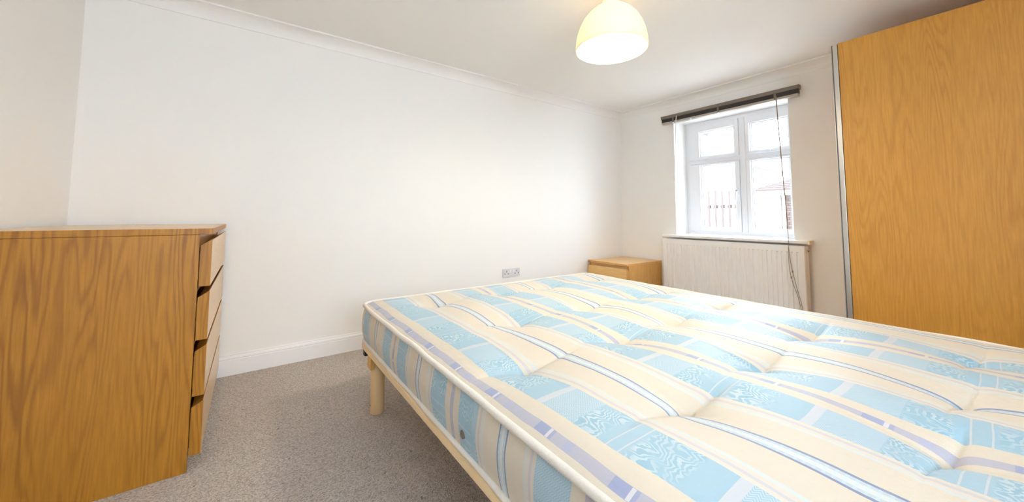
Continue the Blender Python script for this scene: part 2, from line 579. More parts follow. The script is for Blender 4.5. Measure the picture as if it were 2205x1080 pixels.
G = 0.012
s1 = sash(YM + 0.034, fy1 - 0.040, ZT + 0.028, fz1 - 0.040, YM + 0.088 - G, -0.955 + G, 1.775 - G, 2.052 + G)
s2 = sash(fy0 + 0.040, YM - 0.034, ZT + 0.028, fz1 - 0.040, fy0 + 0.094 - G, YM - 0.086 + G, 1.775 - G, 2.052 + G)
s3 = sash(YM + 0.034, fy1 - 0.040, fz0 + 0.040, ZT - 0.028, YM + 0.088 - G, -0.955 + G, 0.934 - G, 1.642 + G)
s4 = sash(fy0 + 0.040, YM - 0.034, fz0 + 0.040, ZT - 0.028, fy0 + 0.094 - G, YM - 0.086 + G, 0.928 - G, 1.642 + G)


def casement_handle(parent, c, vertical=True):
    x, y, z = c
    bm = bmesh.new()
    if vertical:
        add_box(bm, x - 0.012, x, y - 0.010, y + 0.010, z - 0.035, z + 0.035, 0.004)
        add_tube(bm, [(x - 0.010, y, z + 0.012), (x - 0.034, y, z + 0.012), (x - 0.040, y + 0.004, z - 0.01), (x - 0.040, y + 0.012, z - 0.07), (x - 0.036, y + 0.014, z - 0.10)], [0.009, 0.009, 0.009, 0.008, 0.006], 8)
    else:
        add_box(bm, x - 0.012, x, y - 0.035, y + 0.035, z - 0.010, z + 0.010, 0.004)
        add_tube(bm, [(x - 0.010, y - 0.012, z), (x - 0.034, y - 0.012, z), (x - 0.040, y + 0.01, z), (x - 0.040, y + 0.07, z - 0.004), (x - 0.036, y + 0.10, z - 0.008)], [0.009, 0.009, 0.009, 0.008, 0.006], 8)
    return obj('handle', bm, M_PLASTIC, parent, smooth=True)


casement_handle(s3, (FX0 - 0.014, YM + 0.056, 1.33))
casement_handle(s2, (FX0 - 0.014, -1.66, 1.742), False)

fill_win = struct(empty('fill_window', ((FILL_WIN[0] + FILL_WIN[1]) / 2, YO, 0)), 'plain white double window added behind the viewer for fill light')
wx = (FILL_WIN[1] - FILL_WIN[0]) / 2
bm = bmesh.new()
for a, b, c, d in ((-wx, -wx + 0.06, FILL_WIN[2], FILL_WIN[3]), (wx - 0.06, wx, FILL_WIN[2], FILL_WIN[3]), (-wx, wx, FILL_WIN[2], FILL_WIN[2] + 0.06), (-wx, wx, FILL_WIN[3] - 0.06, FILL_WIN[3]), (-0.04, 0.04, FILL_WIN[2], FILL_WIN[3])):
    add_box(bm, a, b, 0.02, 0.09, c, d)
obj('frame', bm, M_UPVC, fill_win)
for a, b in ((-wx + 0.06, -0.04), (0.04, wx - 0.06)):
    box('pane', (a, b, 0.05, 0.056, FILL_WIN[2] + 0.06, FILL_WIN[3] - 0.06), M_GLASS, fill_win)

# window board over the radiator
bm = bmesh.new()
add_box(bm, -0.112, 0.0, -2.035, -0.655, 0.815, 0.842, 0.006)
add_box(bm, -0.01, FX0 + 0.01, WY0, WY1, 0.815, 0.8415)
sill = struct(obj('trim_5', bm, M_TRIM), 'white window board above the radiator')
box('board_end_cap', (-0.114, -0.002, -2.052, -2.033, 0.811, 0.845), M_YELLOWED, sill, 0.004)

# ------------------------------------------------------------------ venetian blind, drawn up
bl = tag(empty('venetian_blind', (-0.035, -1.33, 2.262)), 'dark brown venetian blind drawn up in a tight bundle above the window', 'blind')


def bpart(name, b, mat, bev=0.003, parent=None):
    x, y, z = bl.location
    return box(name, (b[0] - x, b[1] - x, b[2] - y, b[3] - y, b[4] - z, b[5] - z), mat, parent or bl, bev)


BY0, BY1 = -2.012, -0.652
bpart('head_rail', (-0.062, -0.006, BY0, BY1, 2.224, 2.262), M_BLINDRAIL, 0.004)
hr = bl.children[0]
for k in range(11):
    zz = 2.186 + k * 0.0034
    bpart('slat', (-0.060, -0.008, BY0 + 0.003 + 0.001 * (k % 2), BY1 - 0.003 - 0.001 * (k % 3), zz, zz + 0.0024), M_BLIND, 0)
bpart('base_rail', (-0.060, -0.008, BY0 + 0.004, BY1 - 0.004, 2.160, 2.184), M_BLINDBASE, 0.004)
for yy in (-0.80, -1.01, -1.31, -1.85):
    bpart('tape_clip', (-0.0635, -0.040, yy - 0.009, yy + 0.009, 2.158, 2.1665), M_PLASTIC, 0.003)
for yy in (BY0 - 0.003, BY1 + 0.003):
    bpart('end_cap', (-0.064, -0.004, yy - 0.003, yy + 0.003, 2.222, 2.264), M_BLINDRAIL, 0.0015)
for yy in (-0.80, -1.31, -1.83):
    bpart('ladder_tape', (-0.0635, -0.0605, yy - 0.010, yy + 0.010, 2.166, 2.224), M_BLINDRAIL, 0)


def rel(pts, o):
    return [tuple(Vector(p) - o.location) for p in pts]


tube('tilt_wand', rel([(-0.070, -0.85, 2.232), (-0.074, -0.847, 2.20), (-0.072, -0.832, 1.96), (-0.066, -0.80, 1.47)], bl), 0.0045, M_WAND, bl, 8)
cord_a = [(-0.066, -1.838, 2.20), (-0.068, -1.845, 1.95), (-0.07, -1.862, 1.50), (-0.075, -1.880, 1.10), (-0.10, -1.893, 0.90), (-0.135, -1.905, 0.76), (-0.150, -1.925, 0.60), (-0.150, -1.957, 0.42), (-0.150, -1.985, 0.28), (-0.150, -1.998, 0.16)]
cord_b = [(-0.066, -1.842, 2.20), (-0.070, -1.850, 1.95), (-0.072, -1.866, 1.50), (-0.078, -1.884, 1.10), (-0.103, -1.895, 0.90), (-0.140, -1.902, 0.72), (-0.155, -1.910, 0.58), (-0.155, -1.932, 0.46), (-0.155, -1.965, 0.34), (-0.152, -1.992, 0.16)]


def smooth_path(pts, n=6):
    out = []
    P = [Vector(p) for p in pts]
    for i in range(len(P) - 1):
        p0, p1, p2, p3 = P[max(i - 1, 0)], P[i], P[i + 1], P[min(i + 2, len(P) - 1)]
        for k in range(n):
            t = k / n
            out.append(0.5 * ((2 * p1) + (p2 - p0) * t + (2 * p0 - 5 * p1 + 4 * p2 - p3) * t * t + (3 * p1 - p0 - 3 * p2 + p3) * t ** 3))
    out.append(P[-1])
    return out


for cp, kz in ((cord_a, 0.57), (cord_b, 0.515)):
    c = tube('lift_cord', rel(smooth_path(cp), bl), 0.0024, M_CORD, bl, 6)
    pp = min(smooth_path(cp), key=lambda p: abs(p.z - kz))
    q = Vector(pp) - bl.location
    lathe('cord_knob', [(0.003, -0.012), (0.006, -0.009), (0.006, 0.004), (0.003, 0.010)], M_CORD, c, tuple(q), 8)

# ------------------------------------------------------------------ radiator
RY0, RY1, RZ0, RZ1 = -2.018, -0.672, 0.155, 0.797
rad = tag(empty('radiator', (-0.07, -1.345, 0.0)), 'white ribbed panel radiator on the wall under the window', 'radiator')
rx = lambda v: v + 0.07
ry = lambda v: v + 1.345
# front panel: pressed flutes, flat margins
nfl = 33
prof = [(RY0 + 0.004, -0.128)]
m0, m1 = RY0 + 0.045, RY1 - 0.030
pitch = (m1 - m0) / nfl
for i in range(nfl):
    a = m0 + i * pitch
    prof += [(a, -0.128), (a + pitch * 0.10, -0.1165), (a + pitch * 0.34, -0.1165), (a + pitch * 0.46, -0.128)]
prof.append((RY1 - 0.004, -0.128))
bm = bmesh.new()
zrows = [RZ0 + 0.004, RZ0 + 0.055, RZ0 + 0.062, RZ1 - 0.062, RZ1 - 0.055, RZ1 - 0.004]
rows = []
for j, z in enumerate(zrows):
    flat = j in (0, 1, 4, 5)
    rows.append([bm.verts.new((rx(-0.128 if flat else x), ry(y), z)) for y, x in prof])
for A, Bv in zip(rows, rows[1:]):
    for k in range(len(prof) - 1):
        bm.faces.new((A[k], A[k + 1], Bv[k + 1], Bv[k]))
# rolled edges back
back = []
ring = [rows[j][0] for j in range(6)] + rows[5][1:] + [rows[j][-1] for j in range(4, -1, -1)] + rows[0][-2:0:-1]
bk = [bm.verts.new((rx(-0.112), v.co.y + (0.004 if v.co.y > 0 else -0.004) * (abs(v.co.y) > 0.66), v.co.z)) for v in ring]
for i in range(len(ring)):
    j = (i + 1) % len(ring)
    bm.faces.new((ring[i], ring[j], bk[j], bk[i]))
obj('front_panel', bm, M_RAD, rad)
box('rear_panel', (rx(-0.052), rx(-0.038), ry(RY0 + 0.01), ry(RY1 - 0.01), RZ0, RZ1 - 0.006), M_RAD, rad, 0.003)
for yy in (RY0 - 0.001, RY1 - 0.004):
    bm = bmesh.new()
    add_box(bm, rx(-0.121), rx(-0.032), ry(yy), ry(yy + 0.005), RZ0 + 0.01, RZ1 - 0.002, 0.002)
    obj('side_cover', bm, M_RAD, rad)
bm = bmesh.new()
for i in range(60):
    yy = RY0 + 0.012 + i * (RY1 - RY0 - 0.024) / 60
    add_box(bm, rx(-0.114), rx(-0.036), ry(yy), ry(yy + 0.013), RZ1 - 0.008, RZ1 - 0.004)
add_box(bm, rx(-0.119), rx(-0.111), ry(RY0 + 0.004), ry(RY1 - 0.004), RZ1 - 0.008, RZ1)
add_box(bm, rx(-0.040), rx(-0.033), ry(RY0 + 0.004), ry(RY1 - 0.004), RZ1 - 0.008, RZ1)
obj('top_grille', bm, M_RAD, rad)
# bleed valve on the right end
bm = bmesh.new()
add_tube(bm, [(rx(-0.070), ry(RY0 - 0.001), 0.752), (rx(-0.070), ry(RY0 - 0.008), 0.752)], 0.013, 12)
bv = obj('bleed_valve', bm, M_YELLOWED, rad)
bm = bmesh.new()
add_tube(bm, [(rx(-0.066), ry(RY0 - 0.006), 0.752), (rx(-0.066), ry(RY0 - 0.014), 0.752)], 0.006, 4)
obj('valve_pin', bm, M_VENT, bv)
for yy in (RY0 - 0.03, RY1 + 0.03):
    bm = bmesh.new()
    add_tube(bm, [(rx(-0.075), ry(yy), 0.0), (rx(-0.075), ry(yy), 0.17)], 0.0075, 10)
    s = 1 if yy < -1 else -1
    add_tube(bm, [(rx(-0.075), ry(yy - 0.006 * s), 0.195), (rx(-0.075), ry(yy + 0.04 * s), 0.195)], 0.011, 10)
    pv = obj('supply_pipe', bm, M_RAD, rad, smooth=True)
    lathe('valve_cap', [(0.012, 0.0), (0.016, 0.006), (0.016, 0.055), (0.012, 0.062)], M_PLASTIC, pv, (rx(-0.075), ry(yy), 0.165), 16)
for yy in (-1.75, -0.95):
    box('wall_bracket', (rx(-0.040), rx(-0.001), ry(yy - 0.015), ry(yy + 0.015), 0.25, 0.70), M_RAD, rad)

# ------------------------------------------------------------------ double socket on the long wall
so = tag(empty('wall_socket', (-1.8405, -0.001, 0.469)), 'white double wall socket low on the long wall behind the bed', 'socket')
box('face_plate', (-0.107, 0.107, -0.012, 0.0, -0.042, 0.042), M_SOCKET, so, 0.0025)
for sx in (-1, 1):
    box('rocker_switch', (sx * 0.020 - 0.009, sx * 0.020 + 0.009, -0.0165, -0.010, 0.004, 0.030), M_PLASTIC, so, 0.002)
    cx = sx * 0.064
    for dx, dz, w, h in ((0, 0.014, 0.004, 0.0085), (-0.021, -0.010, 0.0075, 0.004), (0.021, -0.010, 0.0075, 0.004)):
        box('pin_slot', (cx + dx - w, cx + dx + w, -0.0126, -0.0115, dz - h, dz + h), M_HOLE, so)
for sx in (-1, 1):
    bm = bmesh.new()
    add_tube(bm, [(sx * 0.091, -0.0116, 0.0), (sx * 0.091, -0.0135, 0.0)], 0.005, 10)
    obj('screw', bm, M_STEEL, so)


# ------------------------------------------------------------------ drawer furniture
def drawer_unit(name, loc, rz, w, d, h, fronts, label, cat, top_t, front_t, side_mat, top_mat, front_mat, top_over=0.0):
    """front faces local +X; width runs along Y; the back stands at x = -d"""
    root = tag(empty(name, loc, rz), label, cat)
    p = 0.018
    ft = front_t
    for s in (-1, 1):
        y0, y1 = (w / 2 - p, w / 2) if s > 0 else (-w / 2, -w / 2 + p)
        box('side_panel', (-d, -ft - 0.004, y0, y1, 0.0, h - top_t - 0.0005), side_mat, root, 0.0012, 1)
    tp = box('top_panel', (-d, 0.0, -w / 2, w / 2, h - top_t, h), [top_mat, side_mat], root, 0.002)
    for pg in tp.data.polygons:
        if pg.normal.z < 0.5:
            pg.material_index = 1
    box('front_rail', (-ft - 0.03, -ft - 0.008, -w / 2 + p, w / 2 - p, fronts[-1][1] - 0.03, h - top_t), top_mat, root)
    box('back_panel', (-d + 0.004, -d + 0.010, -w / 2 + p, w / 2 - p, 0.03, h - top_t), side_mat, root)
    box('plinth', (-ft - 0.05, -ft - 0.032, -w / 2 + p, w / 2 - p, 0.0, 0.06), side_mat, root)
    for z0, z1 in fronts:
        # the upper edge slopes back to make the finger grip
        e = 0.022
        pts = [(-ft, z0), (-0.001, z0), (0.0, z0 + 0.001), (0.0, z1 - 0.001), (-0.001, z1), (-0.004, z1), (-ft, z1 - e)]
        f = prism('drawer', pts, 'y', -w / 2 + 0.001, w / 2 - 0.001, [front_mat, side_mat], root)
        for pg in f.data.polygons:
            if pg.normal.x < 0.5:
                pg.material_index = 1
        bm = bmesh.new()
        yb = w / 2 - p - 0.012
        add_box(bm, -d + 0.06, -ft + 0.0, -yb, -yb + 0.012, z0 + 0.02, z1 - 0.05)
        add_box(bm, -d + 0.06, -ft + 0.0, yb - 0.012, yb, z0 + 0.02, z1 - 0.05)
        add_box(bm, -d + 0.06, -d + 0.072, -yb, yb, z0 + 0.02, z1 - 0.05)
        add_box(bm, -d + 0.06, -ft + 0.0, -yb, yb, z0 + 0.02, z0 + 0.028)
        obj('drawer_box', bm, side_mat, f)
    for z0, z1 in fronts[:-1]:
        box('cross_rail', (-ft - 0.05, -ft - 0.006, -w / 2 + p, w / 2 - p, z1 - 0.002, z1 + 0.012), side_mat, root)
    return root


XCF, CW, CGAP = -4.2008, 1.0357, 0.0252
drawer_unit('chest_of_drawers', (XCF, -CGAP - CW / 2, 0), 0.0, CW, 0.68, 1.0,
            [(0.062, 0.276), (0.300, 0.505), (0.529, 0.729), (0.753, 0.949)],
            'tall oak veneer chest of four plain drawers in the corner', 'chest of drawers', 0.027, 0.038, M_OAK, M_OAK_TOP_LIT, M_OAK_FRONT_LIT)
NW, ND, NH = 0.5638, 0.6754, 0.5256
drawer_unit('bedside_cabinet', (-0.02 - ND, -0.02 - NW / 2, 0), math.pi, NW, ND - 0.002, NH,
            [(0.045, 0.242), (0.262, 0.470)],
            'low pale oak bedside cabinet in the corner beside the radiator', 'bedside cabinet', 0.022, 0.036, M_OAK_PALE, M_OAK_PALE_TOP, M_OAK_PALE_FRONT)

# ------------------------------------------------------------------ wardrobe
WX, WYL, WZT = -0.70, -2.392, 2.298
WYR = -4.50
wd = tag(empty('wardrobe', (WX, WYL, 0)), 'tall oak veneer sliding-door wardrobe right of the window', 'wardrobe')
L = WYR - WYL
box('side_panel', (0.045, -WX - 0.02, -0.032, -0.014, 0, WZT - 0.012), M_OAK_WARD, wd)
box('side_panel', (0.045, -WX - 0.02, L, L + 0.018, 0, WZT - 0.012), M_OAK_WARD, wd)
box('top_panel', (0.045, -WX - 0.02, L + 0.018, -0.032, WZT - 0.05, WZT - 0.03), M_OAK_WARD, wd)
box('back_panel', (-WX - 0.028, -WX - 0.022, L + 0.018, -0.032, 0.02, WZT - 0.05), M_OAK_WARD, wd)
box('base_panel', (0.045, -WX - 0.03, L + 0.018, -0.032, 0.04, 0.06), M_OAK_WARD, wd)
for k, (ya, yb, xo) in enumerate(((-0.036, -1.06, 0.0), (-1.045, L, 0.022))):
    dr = box('sliding_door', (xo, xo + 0.018, yb, ya, 0.02, WZT), M_OAK_WARD, wd, 0.0015, 1)
    if k == 0:
        bm = bmesh.new()
        add_box(bm, -0.006, 0.024, ya + 0.002, ya + 0.028, 0.015, WZT - 0.006, 0.002)
        hp = obj('handle_profile', bm, M_METAL, dr)
        bm = bmesh.new()
        add_box(bm, -0.004, 0.022, ya + 0.0282, ya + 0.034, 0.016, WZT - 0.008)
        sl = obj('dark_groove', bm, M_METALDARK, dr)  # dark strip standing in for the shaded groove beside the handle profile
        bm = bmesh.new()
        add_box(bm, -0.005, 0.022, ya + 0.0342, ya + 0.0375, 0.016, WZT - 0.010)
        obj('edge_strip', bm, M_METAL, dr)

# ------------------------------------------------------------------ bed frame
BX0, BX1 = -3.512, -1.628
BYL, BYR = -0.868, -3.58
bf = tag(empty('bed_frame', (BX0, BYL, 0)), 'cream metal bed frame on round legs under the striped mattress', 'bed frame')
bo = bf.location


def bfp(b):
    return (b[0] - bo.x, b[1] - bo.x, b[2] - bo.y, b[3] - bo.y, b[4], b[5])


RZA, RZB = 0.314, 0.342


def rounded_rect(x0, x1, y0, y1, r, n=8):
    pts = []
    for cx, cy, a0 in ((x1 - r, y1 - r, 0), (x0 + r, y1 - r, 90), (x0 + r, y0 + r, 180), (x1 - r, y0 + r, 270)):
        for i in range(n + 1):
            a = math.radians(a0 + 90 * i / n)
            pts.append((cx + r * math.cos(a), cy + r * math.sin(a)))
    return pts


# perimeter rail bent round the corners: four children, split at the middle of each side is not needed: two long rails and two end rails
def rail_segment(name, path, mat):
    bm = bmesh.new()
    prof = [(0.0, RZA), (0.005, RZA - 0.004), (0.022, RZA - 0.004), (0.026, RZA), (0.026, RZB - 0.003), (0.022, RZB), (0.005, RZB), (0.0, RZB - 0.003)]
    n = len(path)
    rings = []
    for i, p in enumerate(path):
        a, b = Vector(path[max(i - 1, 0)]), Vector(path[min(i + 1, n - 1)])
        d = (b - a).normalized()
        nrm = Vector((d.y, -d.x))
        rings.append([bm.verts.new((p[0] + nrm.x * (-o) - bo.x, p[1] + nrm.y * (-o) - bo.y, z)) for o, z in prof])
    for A, Bq in zip(rings, rings[1:]):
        for k in range(len(prof)):
            bm.faces.new((A[k], A[(k + 1) % len(prof)], Bq[(k + 1) % len(prof)], Bq[k]))
    bm.faces.new(rings[0])
    bm.faces.new(rings[-1][::-1])
    return obj(name, bm, mat, bf)


fx0, fx1, fya, fyb = BX0 - 0.020, BX1 + 0.006, BYR - 0.01, BYL + 0.012
rr = rounded_rect(fx0, fx1, fya, fyb, 0.07, 8)          # counter-clockwise from the far left corner
# indices: corner k occupies 9k .. 9k+8
c0, c1, c2, c3 = rr[0:9], rr[9:18], rr[18:27], rr[27:36]
rail_segment('side_rail', c1[4:] + c2[:5], M_BEDMETAL)
rail_segment('end_rail', c2[4:] + c3[:5], M_BEDMETAL)
rail_segment('side_rail', c3[4:] + c0[:5], M_BEDMETAL)
rail_segment('end_rail', c0[4:] + c1[:5], M_BEDMETAL)
for k in range(16):
    y0 = BYL - 0.10 - k * (BYL - BYR - 0.2) / 15.0
    box('slat', bfp((BX0 + 0.018, BX1 - 0.018, y0 - 0.03, y0 + 0.03, 0.322, 0.336)), M_SLAT, bf)
for (lx, ly, sx, sy) in ((BX0 + 0.038, BYL - 0.17, -1, 1), (BX1 - 0.038, BYL - 0.17, 1, 1), (BX0 + 0.038, BYR + 0.17, -1, -1), (BX1 - 0.038, BYR + 0.17, 1, -1)):
    lg = lathe('leg', [(0.033, 0.0), (0.0365, 0.004), (0.0365, 0.255), (0.034, 0.259), (0.034, 0.318)], M_BEDLEG, bf, (lx - bo.x, ly - bo.y, 0), 28)
    # bracket cheek: a rounded tab that grips the rail above the leg
    pts = []
    for i in range(13):
        a = math.pi * i / 12
        pts.append((ly - bo.y + 0.032 * math.cos(a), 0.294 + 0.032 * math.sin(a)))
    pts += [(ly - bo.y - 0.032, 0.238), (ly - bo.y + 0.032, 0.238)]
    xa, xb2 = (lx - bo.x - 0.048, lx - bo.x - 0.030) if sx < 0 else (lx - bo.x + 0.030, lx - bo.x + 0.048)
    prism('bracket', pts, 'x', xa, xb2, M_BRACKET, lg)
    bm = bmesh.new()
    add_tube(bm, [(lx - bo.x + sx * 0.0355, ly - bo.y, 0.045), (lx - bo.x + sx * 0.0375, ly - bo.y, 0.045)], 0.004, 8)
    obj('leg_screw', bm, M_VENT, lg)
box('corner_clip', bfp((BX0 - 0.010, BX0 + 0.022, BYL - 0.072, BYL - 0.036, 0.270, 0.311)), M_BLACK, bf, 0.003)
box('centre_beam', bfp(((BX0 + BX1) / 2 - 0.02, (BX0 + BX1) / 2 + 0.02, BYR + 0.03, BYL - 0.03, 0.292, 0.322)), M_BEDMETAL, bf)

# ------------------------------------------------------------------ mattress
MX0, MX1, MYL, MYR = BX0 - 0.012, BX1 - 0.002, BYL - 0.002, BYR + 0.01
ZBOT, ZPIPE = 0.3445, 0.538
mt = tag(empty('mattress', (MX0, MYL, ZBOT)), 'deep-buttoned mattress in blue, cream and lavender stripes on the bed frame', 'mattress')
mo = mt.location
TUFTS = []
for y, xs in ((-1.14, (-3.19, -2.715, -2.37, -1.87)), (-1.69, (-3.02, -2.56, -2.11, -1.80)), (-2.12, (-3.31, -2.80, -2.42, -1.93)),
              (-2.57, (-3.096, -2.634, -2.133)), (-3.0, (-3.28, -2.83, -2.45, -1.98)), (-3.40, (-3.08, -2.62, -2.13))):
    for x in xs:
        TUFTS.append((x, y))
CORNER_R = 0.07


def edge_dist(x, y):
    dx = min(x - MX0, MX1 - x)
    dy = min(MYL - y, y - MYR)
    if dx < CORNER_R and dy < CORNER_R:
        return CORNER_R - math.hypot(CORNER_R - dx, CORNER_R - dy)
    return min(dx, dy)


def top_z(x, y):
    e = max(edge_dist(x, y), 0.0)
    z = ZPIPE + 0.010 * math.exp(-(MYL - y) / 0.25) + 0.034 * (1 - math.exp(-e / 0.055))
    k = min(1.0, e / 0.08)
    for bx, by in TUFTS:
        dx, dy = x - bx, y - by
        if abs(dx) > 0.45 or abs(dy) > 0.45:
            continue
        r = math.hypot(dx, dy)
        z -= k * (0.027 * math.exp(-r / 0.040) + 0.021 * math.exp(-(r / 0.15) ** 2))
        z -= k * 0.018 * math.exp(-abs(dy + 0.02 * math.sin(dx * 9)) / 0.012) * math.exp(-(dx / 0.18) ** 2)
        z -= k * 0.007 * math.exp(-abs(dx) / 0.014) * math.exp(-(dy / 0.16) ** 2)
    nz = noise.noise(Vector((x * 3.2, y * 2.6, 0.3))) * 0.006 + noise.noise(Vector((x * 9, y * 6, 4.3))) * 0.0022
    return z + nz * k


NX, NY = 270, 390
bm = bmesh.new()
uvl = bm.loops.layers.uv.new('UVMap')
grid = []
for i in range(NX + 1):
    x = MX0 + (MX1 - MX0) * i / NX
    row = []
    for j in range(NY + 1):
        y = MYL + (MYR - MYL) * j / NY
        px, py = x, y
        # pull the square corner in onto the rounded outline
        dx = min(px - MX0, MX1 - px)
        dy = min(MYL - py, py - MYR)
        if dx < CORNER_R and dy < CORNER_R:
            a, b = CORNER_R - dx, CORNER_R - dy
            m, h = max(a, b), math.hypot(a, b)
            if h > 1e-6:
                s = m / h
                a, b = a * s, b * s
                px = MX0 + CORNER_R - a if px - MX0 < MX1 - px else MX1 - CORNER_R + a
                py = MYL - CORNER_R + b if MYL - py < py - MYR else MYR + CORNER_R - b
        row.append(bm.verts.new((px - mo.x, py - mo.y, top_z(px, py) - mo.z)))
    grid.append(row)
for i in range(NX):
    for j in range(NY):
        bm.faces.new((grid[i][j], grid[i + 1][j], grid[i + 1][j + 1], grid[i][j + 1]))
for f in bm.faces:
    for lp in f.loops:
        c = lp.vert.co
        lp[uvl].uv = ((c.x + mo.x + 3.490) / 0.686, (c.y + mo.y + 2.34) / -0.45 + 20.0)
bmesh.ops.recalc_face_normals(bm, faces=bm.faces)
obj('top_panel', bm, M_TICK, mt, smooth=True)

# side border with a soft outward swell; UV along the perimeter
outline = rounded_rect(MX0, MX1, MYR, MYL, CORNER_R, 8)
dense = []
for i in range(len(outline)):
    a, b = Vector(outline[i]), Vector(outline[(i + 1) % len(outline)])
    n = max(1, int((b - a).length / 0.02))
    for k in range(n):
        dense.append(a.lerp(b, k / n))
ND_ = len(dense)
cx, cy = (MX0 + MX1) / 2, (MYR + MYL) / 2
arc = [0.0]
for i in range(ND_):
    arc.append(arc[-1] + (dense[(i + 1) % ND_] - dense[i]).length)
# the outline runs counter-clockwise from the far left corner; the near side is met going from MYL to MYR; tie u to y there
inear = min(range(ND_), key=lambda i: abs(dense[i].x - MX0) + abs(dense[i].y + 2.0))
a_ref = arc[inear] + dense[inear].y          # arc + y is constant on the near side


def wav(i, z):
    p = dense[i % ND_]
    return noise.noise(Vector((p.x * 7, p.y * 7, z))) * 0.004


bm = bmesh.new()
uvl = bm.loops.layers.uv.new('UVMap')
NZ = 12
cols = []
for i in range(ND_):
    a, b = dense[(i - 1) % ND_], dense[(i + 1) % ND_]
    d = (b - a).normalized()
    nrm = Vector((d.y, -d.x))
    col = []
    for k in range(NZ + 1):
        t = k / NZ
        sw = 0.014 * math.sin(math.pi * t) + wav(i, t * 3) * math.sin(math.pi * t)
        z = ZBOT + 0.004 + (ZPIPE + 0.010 * math.exp(-(MYL - dense[i].y) / 0.25) - 0.004 - ZBOT) * t
        col.append(bm.verts.new((dense[i].x + nrm.x * sw - mo.x, dense[i].y + nrm.y * sw - mo.y, z - mo.z)))
    cols.append(col)
for i in range(ND_):
    A, Bq = cols[i], cols[(i + 1) % ND_]
    for k in range(NZ):
        f = bm.faces.new((A[k], Bq[k], Bq[k + 1], A[k + 1]))
        ua, ub = arc[i], arc[i + 1]
        for lp, (u, kk) in zip(f.loops, ((ua, k), (ub, k), (ub, k + 1), (ua, k + 1))):
            yv = a_ref - u
            lp[uvl].uv = ((yv + 2.044) / 0.565 + 30, 0.28 + 0.42 * (1 - kk / NZ) + 0.21 * math.floor((yv + 2.044) / 0.2825 * 0.5 + 0.25))
obj('side_border', bm, M_TICK, mt, smooth=True)
bm = bmesh.new()
bm.faces.new([bm.verts.new((p.x - mo.x, p.y - mo.y, ZBOT + 0.004 - mo.z)) for p in dense])
obj('underside', bm, M_TUFT, mt)
for zc, rad_ in ((ZPIPE + 0.001, 0.0105), (ZBOT + 0.0105, 0.009)):
    pts = []
    for i in range(ND_):
        a, b = dense[(i - 1) % ND_], dense[(i + 1) % ND_]
        d = (b - a).normalized()
        nrm = Vector((d.y, -d.x))
        w = noise.noise(Vector((dense[i].x * 5, dense[i].y * 5, zc))) * 0.005
        lift = abs(w) * 0.8 + 0.010 * math.exp(-(MYL - dense[i].y) / 0.25) if zc > 0.5 else 0.0
        pts.append((dense[i].x + nrm.x * (0.004 + w) - mo.x, dense[i].y + nrm.y * (0.004 + w) - mo.y, zc + lift - mo.z))
    tube('piping', pts, rad_, M_PIPING, mt, 10, closed=True)


def tuft_bm():
    bm = bmesh.new()
    for dx, rot in ((-0.008, 0.4), (0.008, -0.4)):
        bmesh.ops.create_uvsphere(bm, u_segments=10, v_segments=6, radius=1.0,
                                  matrix=Matrix.Translation((dx, 0, 0.003)) @ Matrix.Rotation(rot, 4, 'Z') @ Matrix.Diagonal((0.013, 0.0095, 0.007, 1)))
    return bm


t0 = None
for i, (x, y) in enumerate(TUFTS):
    loc = (x - mo.x, y - mo.y, top_z(x, y) - mo.z + 0.004)
    if t0 is None:
        t0 = obj('tuft', tuft_bm(), M_TUFT, mt, smooth=True, loc=loc)
    else:
        c = t0.copy()
        c.location = loc
        c.rotation_euler = (0, 0, random.uniform(-0.7, 0.7))
        link(c, mt)
for yv in (-2.12, -2.95):
    bm = bmesh.new()
    X = MX0 - 0.0135
    add_tube(bm, [(X + 0.006 - mo.x, yv - mo.y, 0.412 - mo.z), (X - 0.0015 - mo.x, yv - mo.y, 0.412 - mo.z), (X - 0.003 - mo.x, yv - mo.y, 0.412 - mo.z)], [0.0125, 0.0125, 0.0085], 16)
    obj('air_vent', bm, M_VENT, mt)

# ------------------------------------------------------------------ pendant lamp
LX, LY = -2.335, -1.728
lm = tag(empty('pendant_lamp', (LX, LY, ZC)), 'lit pendant lamp with a domed cream glass shade', 'lamp')
RIM = 2.062 - ZC
R = 0.213
outer, inner = [], []
dome = [(1.0, 0.0), (1.0, 0.018), (0.985, 0.055), (0.95, 0.095), (0.88, 0.14), (0.78, 0.182), (0.65, 0.218), (0.50, 0.246), (0.38, 0.262), (0.27, 0.276), (0.235, 0.29), (0.225, 0.325)]
for r, z in dome:
    outer.append((r * R, RIM + z))
for r, z in reversed(dome):
    inner.append((max(r * R - 0.006, 0.01), RIM + z - (0.005 if r < 0.9 else 0)))
bm = bmesh.new()
add_lathe(bm, outer + inner, (0, 0, 0), 64, close=True)
obj('lamp_shade', bm, M_OPAL, lm, smooth=True)
lathe('lamp_holder', [(0.018, RIM + 0.215), (0.022, RIM + 0.220), (0.022, RIM + 0.29), (0.030, RIM + 0.292), (0.030, RIM + 0.31), (0.012, RIM + 0.335)], M_PLASTIC, lm, seg=20)
tube('cord', [(0, 0, RIM + 0.33), (0, 0, -0.03)], 0.004, M_PLASTIC, lm, 8)
lathe('ceiling_rose', [(0.012, -0.04), (0.045, -0.028), (0.05, -0.02), (0.05, 0.0)], M_PLASTIC, lm, seg=24)
M_BULB = make_emit('bulb_glow', (1.0, 0.86, 0.64), 55.0)
lathe('bulb', [(0.004, RIM + 0.085), (0.020, RIM + 0.090), (0.033, RIM + 0.108), (0.036, RIM + 0.13), (0.030, RIM + 0.158), (0.018, RIM + 0.185), (0.014, RIM + 0.214)], M_BULB, lm, seg=24)
ld = bpy.data.lights.new('bulb_light', 'POINT')
ld.energy = LAMP_WATTS
ld.color = (1.0, 0.93, 0.82)
ld.shadow_soft_size = 0.11
lo = bpy.data.objects.new('bulb_light', ld)
